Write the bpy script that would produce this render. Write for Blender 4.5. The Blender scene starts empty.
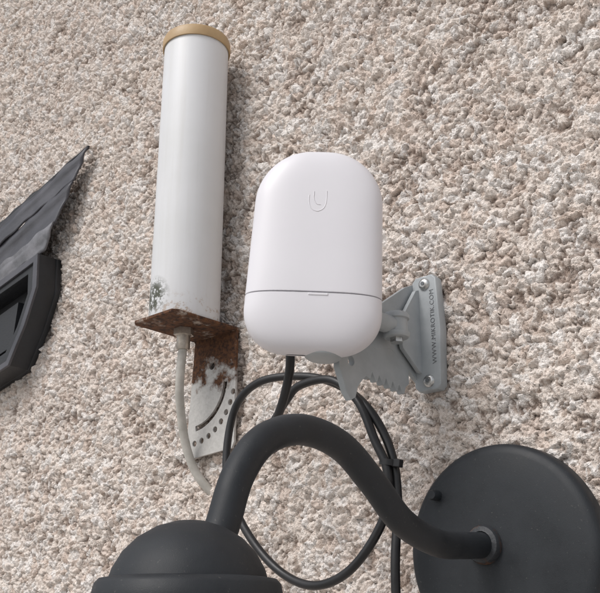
import bpy, bmesh, math, random
import numpy as np
from mathutils import Vector, Matrix
random.seed(4)
sc=bpy.context.scene
rad=math.radians
T=Matrix.Translation

# ---------------------------------------------------------------- helpers
def link(o):
    sc.collection.objects.link(o); return o
def root(name,loc):
    e=bpy.data.objects.new(name,None); e.location=loc; e.empty_display_size=.05
    link(e); return e
def child(o,r):
    o.parent=r; o.matrix_parent_inverse=Matrix.Translation(r.location).inverted(); return o
def mesh_obj(name,verts,faces,mat,parent=None,smooth=False,M=None):
    me=bpy.data.meshes.new(name); me.from_pydata([tuple(v) for v in verts],[],faces); me.update()
    bm=bmesh.new(); bm.from_mesh(me); bmesh.ops.recalc_face_normals(bm,faces=bm.faces); bm.to_mesh(me); bm.free()
    if smooth: me.polygons.foreach_set('use_smooth',[True]*len(me.polygons))
    me.materials.append(mat)
    if M is not None: me.transform(M)
    o=link(bpy.data.objects.new(name,me))
    if parent: child(o,parent)
    return o
def bevel(o,w,seg=3,ang=35):
    m=o.modifiers.new('b','BEVEL'); m.width=w; m.segments=seg; m.limit_method='ANGLE'; m.angle_limit=rad(ang)
    return o
def autosmooth(o,ang=35):
    me=o.data
    me.polygons.foreach_set('use_smooth',[True]*len(me.polygons))
    try: me.set_sharp_from_angle(angle=rad(ang))
    except Exception: pass
def curve_to_mesh(cu,name,mat,parent,smooth=True,M=None):
    t=bpy.data.objects.new('tmp',cu); link(t)
    dg=bpy.context.evaluated_depsgraph_get(); dg.update()
    me=bpy.data.meshes.new_from_object(t.evaluated_get(dg))
    bpy.data.objects.remove(t)
    me.materials.clear(); me.materials.append(mat)
    if smooth: me.polygons.foreach_set('use_smooth',[True]*len(me.polygons))
    me.name=name
    if M is not None: me.transform(M)
    o=link(bpy.data.objects.new(name,me))
    if parent: child(o,parent)
    return o
def catmull(pts,n=10):
    P=[Vector(p) for p in pts]; P=[P[0]*2-P[1]]+P+[P[-1]*2-P[-2]]
    out=[]
    for i in range(1,len(P)-2):
        a,b,c,d=P[i-1:i+3]
        for k in range(n):
            t=k/n
            out.append(.5*((2*b)+(c-a)*t+(2*a-5*b+4*c-d)*t*t+(3*b-a-3*c+d)*t**3))
    out.append(P[-2]); return out
def tube(name,pts,r,mat,parent,n=10,res=6,M=None):
    cu=bpy.data.curves.new(name,'CURVE'); cu.dimensions='3D'; cu.bevel_depth=r; cu.bevel_resolution=res; cu.use_fill_caps=True
    pp=catmull(pts,n)
    s=cu.splines.new('POLY'); s.points.add(len(pp)-1)
    for q,p in zip(s.points,pp): q.co=(p.x,p.y,p.z,1)
    return curve_to_mesh(cu,name,mat,parent,M=M)
def flat_shape(name,outer,holes,thick,mat,parent,M,bev=0):
    cu=bpy.data.curves.new(name,'CURVE'); cu.dimensions='2D'; cu.fill_mode='BOTH'; cu.extrude=thick/2; cu.bevel_depth=bev; cu.bevel_resolution=1; cu.offset=-bev
    for loop in [outer]+holes:
        s=cu.splines.new('POLY'); s.points.add(len(loop)-1); s.use_cyclic_u=True
        for q,p in zip(s.points,loop): q.co=(p[0],p[1],0,1)
    o=curve_to_mesh(cu,name,mat,parent,smooth=False,M=M); autosmooth(o,40); return o
def circ(cx,cy,r,n=20): return [(cx+r*math.cos(2*math.pi*k/n),cy+r*math.sin(2*math.pi*k/n)) for k in range(n)]
def lathe(name,prof,mat,parent,M,n=72,smooth_ang=40):
    v=[];f=[]
    for (r,h) in prof:
        for k in range(n):
            a=2*math.pi*k/n; v.append((r*math.cos(a),r*math.sin(a),h))
    for i in range(len(prof)-1):
        for k in range(n):
            k2=(k+1)%n; f.append((i*n+k,i*n+k2,(i+1)*n+k2,(i+1)*n+k))
    o=mesh_obj(name,v,f,mat,None,True)
    bm=bmesh.new(); bm.from_mesh(o.data); bmesh.ops.remove_doubles(bm,verts=bm.verts,dist=1e-6)
    bmesh.ops.recalc_face_normals(bm,faces=bm.faces); bm.to_mesh(o.data); bm.free()
    autosmooth(o,smooth_ang)
    o.data.transform(M)
    if parent: child(o,parent)
    return o
def box(name,lo,hi,mat,parent,bw=0,M=None):
    x0,y0,z0=lo;x1,y1,z1=hi
    v=[(x0,y0,z0),(x1,y0,z0),(x1,y1,z0),(x0,y1,z0),(x0,y0,z1),(x1,y0,z1),(x1,y1,z1),(x0,y1,z1)]
    f=[(0,1,2,3),(4,5,6,7),(0,1,5,4),(1,2,6,5),(2,3,7,6),(3,0,4,7)]
    o=mesh_obj(name,v,f,mat,parent,False,M)
    if bw: bevel(o,bw)
    return o

# ---------------------------------------------------------------- materials
class NT:
    def __init__(s,name):
        s.m=bpy.data.materials.new(name); s.m.use_nodes=True; s.t=s.m.node_tree
        s.b=s.t.nodes['Principled BSDF']; s.out=s.t.nodes['Material Output']
    def n(s,t,**k):
        x=s.t.nodes.new(t)
        for a,b in k.items(): setattr(x,a,b)
        return x
    def l(s,a,b): s.t.links.new(a,b)
    def coord(s): return s.n('ShaderNodeTexCoord').outputs['Object']
    def noise(s,vec,scale,detail=4,rough=.55):
        x=s.n('ShaderNodeTexNoise'); x.inputs['Scale'].default_value=scale; x.inputs['Detail'].default_value=detail; x.inputs['Roughness'].default_value=rough
        s.l(vec,x.inputs['Vector']); return x
    def math(s,op,a,b=None,clamp=False):
        x=s.n('ShaderNodeMath',operation=op,use_clamp=clamp)
        for i,q in enumerate((a,b)):
            if q is None: continue
            if isinstance(q,(int,float)): x.inputs[i].default_value=q
            else: s.l(q,x.inputs[i])
        return x.outputs[0]
    def mix(s,fac,a,b,mode='MIX'):
        x=s.n('ShaderNodeMix',data_type='RGBA',blend_type=mode)
        for i,q in ((0,fac),(6,a),(7,b)):
            if isinstance(q,(int,float)): x.inputs[i].default_value=q
            elif isinstance(q,tuple): x.inputs[i].default_value=(*q,1) if len(q)==3 else q
            else: s.l(q,x.inputs[i])
        return x.outputs[2]
    def mr(s,v,a,b,c=0,d=1):
        x=s.n('ShaderNodeMapRange'); s.l(v,x.inputs[0])
        for i,q in enumerate((a,b,c,d)): x.inputs[i+1].default_value=q
        return x.outputs[0]
    def bump(s,h,st,dist=.001):
        x=s.n('ShaderNodeBump'); x.inputs['Strength'].default_value=st; x.inputs['Distance'].default_value=dist
        s.l(h,x.inputs['Height']); s.l(x.outputs[0],s.b.inputs['Normal'])

def simple(name,c1,c2,rough=.5,metal=0,scale=25,bscale=600,bst=.2,rvar=.12,spec=.5):
    t=NT(name); co=t.coord(); n=t.noise(co,scale,4,.6)
    t.l(t.mix(t.mr(n.outputs[0],.35,.68),c1,c2),t.b.inputs['Base Color'])
    t.l(t.mr(n.outputs[0],.3,.7,rough-rvar,rough+rvar),t.b.inputs['Roughness'])
    t.b.inputs['Metallic'].default_value=metal
    t.b.inputs['Specular IOR Level'].default_value=spec
    if bst: t.bump(t.noise(co,bscale,2).outputs[0],bst)
    return t.m

t=NT('roughcast'); co=t.coord()
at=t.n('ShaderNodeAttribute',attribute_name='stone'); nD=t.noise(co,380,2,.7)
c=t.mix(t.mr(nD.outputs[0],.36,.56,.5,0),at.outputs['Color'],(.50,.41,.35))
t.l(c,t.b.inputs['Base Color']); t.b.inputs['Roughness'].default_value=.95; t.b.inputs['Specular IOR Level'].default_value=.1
t.bump(nD.outputs[0],1.0,.0035); M_wall=t.m

M_pave=simple('paving',(.32,.31,.29),(.42,.40,.38),.9,0,3,80,.5)
M_white=simple('white_plastic',(.69,.68,.715),(.715,.705,.74),.42,0,8,900,.02,.04)
M_seam=simple('seam_plastic',(.25,.25,.27),(.30,.30,.31),.5)
M_emb=simple('embossed_plastic',(.66,.65,.685),(.68,.67,.70),.38)
M_grey=simple('grey_bracket_plastic',(.33,.355,.37),(.41,.435,.45),.5,0,30,700,.15)
M_dgrey=simple('dark_grey_plastic',(.10,.11,.12),(.16,.17,.18),.5)
def lampmat():
    t=NT('charcoal_powder_coat'); co=t.coord(); n=t.noise(co,30,5,.65); n2=t.noise(co,420,2,.6)
    c=t.mix(t.mr(n.outputs[0],.35,.68),(.012,.0145,.018),(.021,.0245,.029))
    c=t.mix(t.mr(n2.outputs[0],.68,.76,0,.28),c,(.18,.17,.155))
    t.l(c,t.b.inputs['Base Color']); t.l(t.mr(n.outputs[0],.3,.7,.46,.64),t.b.inputs['Roughness'])
    t.b.inputs['Specular IOR Level'].default_value=.38
    t.bump(t.noise(co,2200,1).outputs[0],.18); return t.m
M_lamp=lampmat()
M_black=simple('black_cable',(.008,.008,.009),(.015,.015,.017),.42,0,30,800,.1)
M_coax=simple('coax_sheath',(.40,.385,.35),(.54,.52,.48),.5,0,60,700,.1)
M_steel=simple('screw_steel',(.5,.5,.5),(.65,.65,.63),.3,1.0,60)
M_brass=simple('connector_metal',(.55,.50,.44),(.35,.31,.27),.4,.8,90)
M_text=simple('label_print',(.11,.12,.13),(.17,.17,.17),.6,bst=0)
M_box=simple('weathered_black_plastic',(.007,.008,.010),(.019,.021,.025),.5,0,14,300,.3)
M_shard=simple('weathered_grey_sheet',(.036,.036,.043),(.080,.080,.093),.42,0,12,200,.3)
M_shl=simple('pale_grey_sheet',(.09,.092,.10),(.22,.22,.24),.5,0,25,200,.4)
M_glass=simple('lamp_glass',(.55,.55,.52),(.6,.6,.58),.25)
M_cap=simple('tan_cap',(.38,.255,.13),(.50,.355,.195),.5,0,20,400,.2)

t=NT('antenna_radome'); co=t.coord(); sx=t.n('ShaderNodeSeparateXYZ'); t.l(co,sx.inputs[0])
n1=t.noise(co,9,4); n2=t.noise(co,95,5,.7)
c=t.mix(t.mr(n1.outputs[0],.4,.7),(.69,.70,.72),(.65,.66,.67))
mp=t.n('ShaderNodeMapping'); mp.inputs['Scale'].default_value=(60,60,2.5); t.l(co,mp.inputs[0]); n3=t.noise(mp.outputs[0],1,4)
c=t.mix(t.mr(n3.outputs[0],.55,.8,0,.25),c,(.46,.44,.39))
low=t.mr(sx.outputs[2],2.168,2.205,1,0)
c=t.mix(t.math('MULTIPLY',t.mr(n2.outputs[0],.54,.6),t.math('MULTIPLY',low,.85)),c,(.33,.2,.1))
vd=t.n('ShaderNodeVectorMath',operation='DISTANCE'); t.l(co,vd.inputs[0]); vd.inputs[1].default_value=(-.880,-.106,2.201)
pm=t.math('MULTIPLY',t.mr(vd.outputs['Value'],.014,.030,1,0),t.mr(n2.outputs[0],.46,.51))
c=t.mix(t.math('MULTIPLY',pm,.95,True),c,(.05,.055,.03))
t.l(c,t.b.inputs['Base Color']); t.b.inputs['Roughness'].default_value=.42
t.bump(n2.outputs[0],.08); M_tube=t.m

def rusty(name,paint,lo,hi,bias):
    t=NT(name); co=t.coord(); sx=t.n('ShaderNodeSeparateXYZ'); t.l(co,sx.inputs[0])
    n=t.noise(co,32,6,.65); n2=t.noise(co,160,4,.7)
    g=t.mr(sx.outputs[2],lo,hi,-.22,.30)
    m=t.mr(t.math('ADD',t.math('ADD',n.outputs[0],g),bias),.53,.66)
    rc=t.mix(t.mr(n2.outputs[0],.35,.68),(.024,.012,.009),(.17,.072,.03))
    c=t.mix(t.mr(n2.outputs[0],.4,.7),paint,tuple(q*.8 for q in paint))
    t.l(t.mix(m,c,rc),t.b.inputs['Base Color'])
    t.l(t.mr(m,0,1,.45,.9),t.b.inputs['Roughness'])
    t.bump(n2.outputs[0],.6); return t.m
M_leg=rusty('rusting_steel_leg',(.50,.49,.47),2.035,2.165,0)
M_rust=rusty('rusty_steel_shelf',(.46,.40,.34),1.0,1.1,-.08)
M_lrust=rusty('chipped_charcoal_coat',(.03,.033,.038),1.0,1.1,-.25)

# ---------------------------------------------------------------- wall
def axis(lo,hi,a,b,fine,coarse):
    return np.concatenate([np.arange(lo,a,coarse),np.arange(a,b,fine),np.arange(b,hi+coarse,coarse)])
xs=axis(-6,4,-1.72,-.22,.0014,.03); zs=axis(-.1,5,1.79,3.17,.0015,.03)
X,Z=np.meshgrid(xs,zs); nx,nz=len(xs),len(zs)
def hsh(i,j,s):
    n=(i.astype(np.int64)*374761393+j.astype(np.int64)*668265263+s*982451653)&0xffffffff
    n=((n^(n>>13))*1274126177)&0xffffffff
    n=n^(n>>16)
    return (n&0xffffff).astype(np.float64)/0xffffff
def vnoise(x,z,s,seed):
    u=x*s+100;v=z*s+100;i=np.floor(u).astype(np.int64);j=np.floor(v).astype(np.int64)
    fu=u-i;fv=v-j;fu=fu*fu*(3-2*fu);fv=fv*fv*(3-2*fv)
    return (hsh(i,j,seed)*(1-fu)+hsh(i+1,j,seed)*fu)*(1-fv)+(hsh(i,j+1,seed)*(1-fu)+hsh(i+1,j+1,seed)*fu)*fv
def fbm(x,z,s,seed,o=3):
    a=0;w=0;k=1
    for q in range(o): a=a+k*vnoise(x,z,s*2**q,seed+q);w+=k;k*=.55
    return a/w
def voronoi(x,z,s,seed):
    u=x*s+200;v=z*s+200;i0=np.floor(u).astype(np.int64);j0=np.floor(v).astype(np.int64)
    d1=np.full(u.shape,9.);d2=np.full(u.shape,9.);id1=np.zeros(u.shape);id2=np.zeros(u.shape);tl=np.zeros(u.shape)
    for di in (-1,0,1):
        for dj in (-1,0,1):
            i=i0+di;j=j0+dj
            dx=i+hsh(i,j,seed)-u; dz=j+hsh(i,j,seed+1)-v
            d=np.sqrt(dx*dx+dz*dz); m=d<d1
            d2=np.where(m,d1,np.minimum(d2,d)); 
            r1=hsh(i,j,seed+2);r2=hsh(i,j,seed+3)
            ang=r1*6.283*7
            id1=np.where(m,r1,id1);id2=np.where(m,r2,id2);tl=np.where(m,dx*np.cos(ang)+dz*np.sin(ang),tl);d1=np.where(m,d,d1)
    return d1,d2,id1,id2,tl
WX=X+.014*(fbm(X,Z,50,1)-.5)+.008*(fbm(X,Z,160,5,2)-.5); WZ=Z+.014*(fbm(X,Z,50,11)-.5)+.008*(fbm(X,Z,160,15,2)-.5)
a1,a2,ar,as_,at_=voronoi(WX,WZ,82,21)
b1,b2,br,bs,bt=voronoi(WX+.003,WZ,195,41)
nug=np.clip((a2-a1)*2.4,0,1)**.55*(.3+.7*ar)+.45*at_
sml=np.clip((b2-b1)*2.0,0,1)**.6*(.3+.7*br)+.35*bt
lump=fbm(X,Z,34,61,3)
fine=fbm(X,Z,300,71,2)
H=.0066*nug+.0042*sml+.0130*(lump-.5)+.0030*(fine-.5)
H-= .0055
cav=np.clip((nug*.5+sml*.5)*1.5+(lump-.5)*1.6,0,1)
def C(*c): return np.array(c)
col=np.empty(X.shape+(3,))
m=bs[...,None]
col[:]=C(.80,.705,.635)*(1-m)+C(.87,.805,.75)*m
def blend(mask,c): 
    global col
    mask=np.clip(mask,0,1)[...,None]; col=col*(1-mask)+C(*c)*mask
blend((as_>.72)*.8,(.90,.87,.845))
blend((as_<.13)*.6,(.72,.59,.51))
blend((bs<.06)*.75,(.42,.335,.28))
blend((vnoise(X,Z,5,91)-.45)*.4,(.77,.69,.66))
blend((.48-cav)*1.8,(.26,.195,.16))  # shade in the crevices between chips, painted brown into the stone colour
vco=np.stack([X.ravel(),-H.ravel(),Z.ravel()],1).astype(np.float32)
i=np.arange(nx-1);j=np.arange(nz-1);I,J=np.meshgrid(i,j); a0=(J*nx+I).ravel()
fa=np.stack([a0,a0+1,a0+nx+1,a0+nx],1).astype(np.int32)
me=bpy.data.meshes.new('roughcast_wall'); me.vertices.add(len(vco)); me.vertices.foreach_set('co',vco.ravel())
me.loops.add(fa.size); me.loops.foreach_set('vertex_index',fa.ravel())
me.polygons.add(len(fa)); me.polygons.foreach_set('loop_start',np.arange(0,fa.size,4,dtype=np.int32))
me.polygons.foreach_set('use_smooth',np.ones(len(fa),dtype=bool))
me.update(calc_edges=True); me.materials.append(M_wall)
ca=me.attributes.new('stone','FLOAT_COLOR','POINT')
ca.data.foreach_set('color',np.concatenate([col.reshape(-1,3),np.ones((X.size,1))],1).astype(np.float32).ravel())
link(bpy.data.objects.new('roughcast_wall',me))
mesh_obj('ground',[(-60,-60,0),(60,-60,0),(60,2,0),(-60,2,0)],[(0,1,2,3)],M_pave)

# ---------------------------------------------------------------- omni antenna
AX=(-.871,-.062)
r=root('omni_antenna',(AX[0],AX[1],2.17))
lathe('radome_tube',[(0,2.171),(.046,2.171),(.047,2.174),(.047,2.600)],M_tube,r,T((AX[0],AX[1],0)))
lathe('end_cap',[(.0475,2.595),(.0495,2.595),(.0500,2.598),(.0500,2.608),(.0485,2.612),(.044,2.614),(0,2.615)],M_cap,r,T((AX[0],AX[1],0)))
flat_shape('bracket_shelf',[(-.908,-.006),(-.822,-.006),(-.824,-.112),(-.829,-.119),(-.902,-.119),(-.908,-.113)],[],.003,M_rust,r,T((0,0,2.1685)),.0004)
MZ=Matrix(((1,0,0,0),(0,0,-1,-.0105),(0,1,0,0),(0,0,0,1)))
cx,cz=-.903,2.106
slot=[(cx+.066*math.cos(rad(q)),cz+.066*math.sin(rad(q))) for q in range(-84,-5,6)]+[(cx+.059*math.cos(rad(q)),cz+.059*math.sin(rad(q))) for q in range(-6,-85,-6)]
holes=[slot]+[circ(cx+.080*math.cos(rad(q)),cz+.082*math.sin(rad(q)),.0040) for q in (-86,-76,-66,-56,-46,-36,-26,-16)]
holes+=[circ(-.868,2.125,.005)]
flat_shape('bracket_wall_leg',[(-.904,2.1665),(-.822,2.1665),(-.822,2.018),(-.826,2.010),(-.908,2.004),(-.914,2.010)],holes,.003,M_leg,r,MZ,.0003)
tube('bracket_bend',[(-.906,-.0092,2.1670),(-.823,-.0092,2.1670)],.0032,M_rust,r,n=2)
lathe('connector_nut',[(0,2.158),(.0135,2.158),(.0135,2.1665),(0,2.1665)],M_brass,r,T((-.873,-.06,0)),n=6,smooth_ang=20)
lathe('connector_body',[(0,2.138),(.0075,2.138),(.009,2.141),(.009,2.157),(.0105,2.158)],M_brass,r,T((-.873,-.06,0)),n=28)
tube('coaxial_cable',[(-.873,-.06,2.143),(-.875,-.061,2.11),(-.884,-.052,2.073),(-.894,-.032,2.026),(-.892,-.015,1.989),(-.880,.004,1.962),(-.870,.03,1.945)],.0058,M_coax,r)

# ---------------------------------------------------------------- panel antenna (built in horizontal slices)
PC=Vector((-.541,-.175,2.147))
r=root('panel_antenna',PC)
PM=T(PC)@Matrix.Rotation(rad(39),4,'Z')@Matrix.Rotation(rad(3.4),4,'Y')
SEAM=-.051
def slices(z0,z1,shr=0,lip0=False,lip1=False,n=96,rows=54):
    W_,H_,RT,RB=.0655-shr,.1065-shr,.0560,.043
    DF,DB=.0275-shr,.0165-shr
    zz=[]
    for k in range(rows+1):
        u=k/rows; zz.append(z0+(z1-z0)*(.5-.5*math.cos(math.pi*u)))
    v=[];f=[]
    def row(z,s=0):
        zc=max(-H_*.99999,min(H_*.99999,z))
        if zc>H_-RT: q=(zc-(H_-RT))/RT; w=W_-RT+RT*math.sqrt(max(0,1-q*q))
        elif zc<-H_+RB: q=((-H_+RB)-zc)/RB; w=W_-RB+RB*math.sqrt(max(0,1-q*q))
        else: w=W_
        p=4.6 if z>0 else 3.6
        dz=(1-(abs(zc)/H_)**p)**(1/p)
        w=w*(1-.035*(z/.1))-s
        for k in range(n):
            a=2*math.pi*k/n; c_,s_=math.cos(a),math.sin(a)
            e=2/3.3
            x=w*math.copysign(abs(c_)**e,c_); D=(DF if s_<0 else DB)*dz-s
            v.append((x,max(0,D)*math.copysign(abs(s_)**e,s_),z))
    if lip0: row(z0,.0035); row(z0,.0006); 
    for k,z in enumerate(zz):
        if lip0 and k==0: z+=.0005
        if lip1 and k==rows: z-=.0005
        row(z)
    if lip1: row(z1,.0006); row(z1,.0035)
    m_=len(v)//n
    for i_ in range(m_-1):
        for k in range(n):
            k2=(k+1)%n; f.append((i_*n+k,i_*n+k2,(i_+1)*n+k2,(i_+1)*n+k))
    return v,f
def shell(name,mat,*a,**k):
    v,f=slices(*a,**k); o=mesh_obj(name,v,f,mat,None,True)
    bm=bmesh.new(); bm.from_mesh(o.data); bmesh.ops.remove_doubles(bm,verts=bm.verts,dist=2e-5)
    bmesh.ops.recalc_face_normals(bm,faces=bm.faces); bm.to_mesh(o.data); bm.free()
    autosmooth(o,50); o.data.transform(PM); child(o,r); return o
shell('front_cover',M_white,SEAM+.0005,.1065,lip0=True)
shell('bottom_cover',M_white,-.1065,SEAM-.0005,lip1=True,rows=36)
shell('inner_shell',M_seam,-.1045,.1045,shr=.002)
yc=-.0273
box('cover_latch',(-.004,yc-.0002,SEAM-.0034),(.015,yc+.004,SEAM-.0009),M_white,r,.0006,PM)
yf=-.0272
tube('emblem_u',[(-.0085,yf+.0002,.050),(-.0085,yf+.0002,.043),(-.006,yf+.0001,.036),(0,yf,.033),(.006,yf+.0001,.036),(.0085,yf+.0002,.043),(.0085,yf+.0002,.055)],.0007,M_emb,r,M=PM)
tube('emblem_arc',[(-.004,yf,.054),(-.0038,yf,.046),(-.001,yf,.041),(.003,yf,.040)],.0006,M_emb,r,M=PM)
MR=PM@T((0,.014,-.045))@Matrix.Rotation(rad(-90),4,'X')
lathe('rear_socket',[(0,-.006),(.034,-.006),(.036,-.003),(.036,.006),(.030,.012),(.018,.016),(.016,.03),(0,.03)],M_grey,r,MR)
MB=PM@T((.012,.006,-.098))
lathe('cable_port',[(0,-.0105),(.015,-.0102),(.018,-.008),(.0185,-.004),(.0185,.004)],M_grey,r,MB,n=40)

# ---------------------------------------------------------------- swivel bracket on the wall
r=root('swivel_bracket',(-.52,-.01,2.1))
out=[(-.537,2.158),(-.532,2.163),(-.511,2.163),(-.506,2.158),(-.503,2.10),(-.506,2.038),(-.510,2.033),(-.534,2.033),(-.539,2.038),(-.542,2.10)]
flat_shape('wall_plate',out,[],.010,M_grey,r,Matrix(((1,0,0,0),(0,0,-1,-.010),(0,1,0,0),(0,0,0,1))),.0015)
def webM(x): return Matrix(((0,0,1,x),(-1,0,0,0),(0,1,0,0),(0,0,0,1)))
web=[(.012,2.158),(.030,2.150),(.084,2.113),(.102,2.106),(.108,2.09),(.102,2.072),(.088,2.066),(.06,2.072),(.03,2.055),(.014,2.045)]
flat_shape('upper_web',web,[],.004,M_grey,r,webM(-.539),.0005)
flat_shape('lower_web',[(.012,2.150),(.022,2.146),(.050,2.108),(.055,2.09),(.050,2.074),(.022,2.054),(.012,2.052)],[],.004,M_grey,r,webM(-.531),.0005)
pts=[(.030,2.086),(.050,2.080),(.085,2.090),(.110,2.092),(.135,2.075),(.146,2.056),(.147,2.036),(.136,2.012),(.129,2.005),(.122,2.009),(.118,2.020),(.110,2.029),(.104,2.034)]
for k in range(6):
    d=.100-.0115*k; zz=2.038-.001*k
    pts+= [(d,zz-.0055),(d-.003,zz-.0055),(d-.0060,zz+.002)]
pts+=[(.030,2.040)]
flat_shape('toothed_quadrant',pts,[circ(.128,2.045,.005)],.006,M_grey,r,webM(-.5405),.0006)
MXa=T((-.519,-.075,2.079))
lathe('pivot_barrel',[(0,-.002),(.0125,-.002),(.014,0),(.014,.003),(.012,.004),(.012,.017),(.014,.018),(.014,.022),(.0125,.024),(0,.024)],M_grey,r,MXa,n=36)
lathe('pivot_bolt',[(0,-.007),(.007,-.007),(.007,-.002)],M_steel,r,MXa,n=6)
tube('carrier_arm',[(-.519,-.075,2.090),(-.524,-.110,2.090),(-.532,-.150,2.095)],.0095,M_grey,r)
for zz,nm in ((2.153,'screw_top'),(2.043,'screw_bottom')):
    MS=T((-.5205,-.0165,zz))@Matrix.Rotation(rad(90),4,'X')
    lathe(nm,[(0,.0035),(.004,.0035),(.0062,.0022),(.007,0),(.0095,-.0002),(.0095,-.0015)],M_steel,r,MS,n=28)
    lathe(nm+'_recess',[(0,.0042),(.0024,.0042),(.0026,.0034)],M_dgrey,r,MS,n=6)
fc=bpy.data.curves.new('label','FONT'); fc.body='WWW.MIKROTIK.COM'; fc.size=.0076; fc.extrude=.0001; fc.align_x='CENTER'; fc.align_y='CENTER'; fc.space_character=1.08
ML=T((-.5118,-.0167,2.103))@Matrix.Rotation(rad(-90),4,'Y')@Matrix.Rotation(rad(90),4,'X')
curve_to_mesh(fc,'printed_label',M_text,r,False,ML)

# ---------------------------------------------------------------- network cable
r=root('network_cable',(-.6,-.08,2.0))
P=[(-.582,-.168,2.066),(-.590,-.160,2.040),(-.606,-.150,2.018),(-.625,-.140,2.000),(-.648,-.126,1.990),(-.674,-.105,1.990),
 (-.690,-.088,2.000),(-.684,-.082,2.015),(-.668,-.080,2.035)]
L=[(-.648,2.048),(-.605,2.047),(-.571,2.019),(-.547,1.974),(-.534,1.940),(-.543,1.895),(-.582,1.850),(-.635,1.837),(-.691,1.859),(-.738,1.909),(-.765,1.967),(-.756,2.037),(-.710,2.063),(-.648,2.060),(-.598,2.040),(-.558,2.007),(-.535,1.963),(-.530,1.913),(-.533,1.821)]
for k,q in enumerate(L): P.append((q[0],-.08+.002*(k%3)+(.008 if k>12 else 0),q[1]))
P+=[(-.534,-.05,1.6),(-.536,-.03,1.2),(-.536,-.02,.6),(-.536,-.02,.1)]
tube('cable',P,.0046,M_black,r,n=12)
MT=T((-.535,-.074,1.951))@Matrix.Rotation(rad(10),4,'Y')
lathe('cable_tie',[(.0078,-.003),(.0095,-.003),(.0095,.003),(.0078,.003),(.0078,-.003)],M_black,r,MT,n=24)
box('tie_head',(.006,-.004,-.004),(.016,.003,.004),M_black,r,.001,MT)

# ---------------------------------------------------------------- wall lamp
r=root('wall_lamp',(-.446,-.02,1.864))
MW=T((-.444,-.008,1.864))@Matrix.Rotation(rad(90),4,'X')
lathe('wall_rose',[(.094,-.006),(.099,-.002),(.1005,.003),(.1005,.015),(.0995,.019),(.096,.0225),(.090,.0242),(.06,.0255),(.0,.026)],M_lamp,r,MW,n=128)
lathe('arm_collar',[(.018,.024),(.018,.030),(.0165,.033),(.012,.034)],M_lrust,r,T((-.456,-.008,1.870))@Matrix.Rotation(rad(90),4,'X'),n=40)
A_=[(-.456,-.030,1.870),(-.456,-.075,1.867),(-.456,-.115,1.867),(-.456,-.165,1.881),(-.456,-.205,1.910),(-.456,-.245,1.934),(-.456,-.292,1.940),(-.456,-.333,1.926),(-.456,-.358,1.898),(-.456,-.372,1.862),(-.456,-.385,1.835)]
tube('swan_neck_arm',A_,.0120,M_lamp,r,n=14,res=10)
MK=T((-.507,-.031,1.920))@Matrix.Rotation(rad(90),4,'X')
lathe('rose_screw',[(0,.012),(.004,.012),(.0052,.010),(.0052,.0),(.0052,-.003)],M_lamp,r,MK,n=24)
MH=T((-.456,-.400,1.830))
lathe('shade',[(0,.0335),(.010,.033),(.022,.0295),(.034,.0225),(.043,.0135),(.049,.003),(.0505,-.002),(.0565,-.003),(.0592,-.006),(.061,-.014),(.0615,-.03),(.064,-.055),(.072,-.085),(.0705,-.085),(.0625,-.055),(.060,-.03),(.059,-.01),(.03,-.005),(0,-.005)],M_lamp,r,MH,n=96)
lathe('lamp_bulb',[(0,-.078),(.012,-.074),(.021,-.060),(.022,-.048),(.014,-.028),(.012,-.006)],M_glass,r,MH,n=40)

# ---------------------------------------------------------------- broken floodlight at the left
r=root('broken_floodlight',(-1.33,-.03,2.33))
def wp(x,z,d): return (x,-d,z)
def sheet(name,pts,mat,th=.004,rows=10,amp=.0013,ph=0):
    a,b,c,d=[Vector(p) for p in pts]; v=[];f=[]; n=40; m=rows
    for jj in range(m+1):
        for ii in range(n+1):
            s_=ii/n;q=jj/m
            p=(a*(1-s_)+b*s_)*(1-q)+(d*(1-s_)+c*s_)*q
            w_=amp*(math.sin(5*s_+9*q+ph)+.6*math.sin(14*q+4*s_+ph)+.35*math.sin(23*s_+3*q))
            edge=.0035*math.sin(31*s_+ph)*math.sin(13*s_)*(2*q-1)
            v.append((p.x,p.y-w_,p.z+edge))
    for jj in range(m):
        for ii in range(n):
            k=jj*(n+1)+ii; f.append((k,k+1,k+n+2,k+n+1))
    o=mesh_obj(name,v,f,mat,None,True)
    s=o.modifiers.new('s','SOLIDIFY'); s.thickness=th; s.offset=0
    child(o,r); return o
sheet('torn_visor_top',[wp(-1.55,2.470,.04),wp(-1.200,2.583,.018),wp(-1.198,2.576,.02),wp(-1.55,2.43,.06)],M_box,.003)
sheet('torn_visor_mid',[wp(-1.55,2.436,.060),wp(-1.197,2.579,.022),wp(-1.220,2.52,.026),wp(-1.55,2.392,.068)],M_shard,.003,ph=1)
sheet('torn_visor_low',[wp(-1.55,2.396,.062),wp(-1.221,2.519,.028),wp(-1.250,2.445,.036),wp(-1.55,2.350,.046)],M_shard,.003,ph=2.2)
sheet('torn_visor_lip',[wp(-1.55,2.355,.056),wp(-1.250,2.446,.042),wp(-1.27,2.400,.038),wp(-1.55,2.335,.05)],M_shl,.003,6,.001)
def ext(name,outer,inner,d0,d1,mat):
    M=Matrix(((1,0,0,0),(0,0,-1,-(d0+d1)/2),(0,1,0,0),(0,0,0,1)))
    return flat_shape(name,outer,[inner] if inner else [],d1-d0,mat,r,M,.001)
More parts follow.
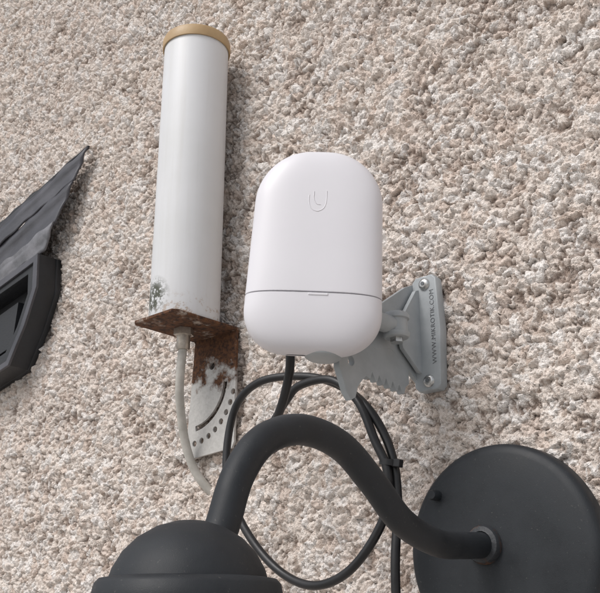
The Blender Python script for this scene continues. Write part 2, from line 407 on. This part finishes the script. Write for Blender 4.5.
O=[(-1.60,2.335),(-1.275,2.392),(-1.268,2.33),(-1.292,2.268),(-1.33,2.205),(-1.60,2.150)]
I_=[(-1.585,2.315),(-1.305,2.362),(-1.300,2.325),(-1.322,2.272),(-1.35,2.232),(-1.585,2.182)]
ext('housing_rim',O,I_,.006,.045,M_box)
ext('housing_back',[(x*.999,z) for x,z in O],None,.004,.012,M_box)
ext('front_bezel',O,[(-1.59,2.32),(-1.286,2.378),(-1.281,2.328),(-1.305,2.268),(-1.338,2.214),(-1.59,2.164)],.0462,.049,M_shard)
ext('reflector_block',[(-1.57,2.29),(-1.36,2.33),(-1.365,2.25),(-1.57,2.21)],None,.012,.026,M_box)

# ---------------------------------------------------------------- light
w=bpy.data.worlds.new('World'); sc.world=w; w.use_nodes=True; nt=w.node_tree
bg=nt.nodes['Background']; sky=nt.nodes.new('ShaderNodeTexSky'); sky.sky_type='NISHITA'; sky.sun_disc=False
S=Vector((-.12,-.74,.80)).normalized()
sky.sun_elevation=math.asin(S.z); sky.sun_rotation=math.atan2(S.x,S.y); sky.dust_density=3; sky.air_density=1
hs=nt.nodes.new('ShaderNodeHueSaturation'); hs.inputs['Saturation'].default_value=.3
nt.links.new(sky.outputs[0],hs.inputs['Color']); nt.links.new(hs.outputs[0],bg.inputs[0]); bg.inputs[1].default_value=.15
sl=bpy.data.lights.new('sun','SUN'); sl.energy=1.5; sl.angle=rad(25); sl.color=(1,.965,.94)
so=link(bpy.data.objects.new('sun',sl)); so.rotation_euler=S.to_track_quat('Z','Y').to_euler()

cam=bpy.data.cameras.new('camera'); cam.lens=54; cam.sensor_width=36; cam.sensor_fit='HORIZONTAL'; cam.clip_start=.02; cam.clip_end=500
co_=link(bpy.data.objects.new('camera',cam)); co_.location=(0,-.8,1.8)
fw=Vector((-math.sin(rad(42))*math.cos(rad(20)),math.cos(rad(42))*math.cos(rad(20)),math.sin(rad(20))))
co_.rotation_euler=fw.to_track_quat('-Z','Y').to_euler()
sc.camera=co_
sc.view_settings.view_transform='Standard'; sc.view_settings.look='None'; sc.view_settings.exposure=0; sc.view_settings.gamma=1
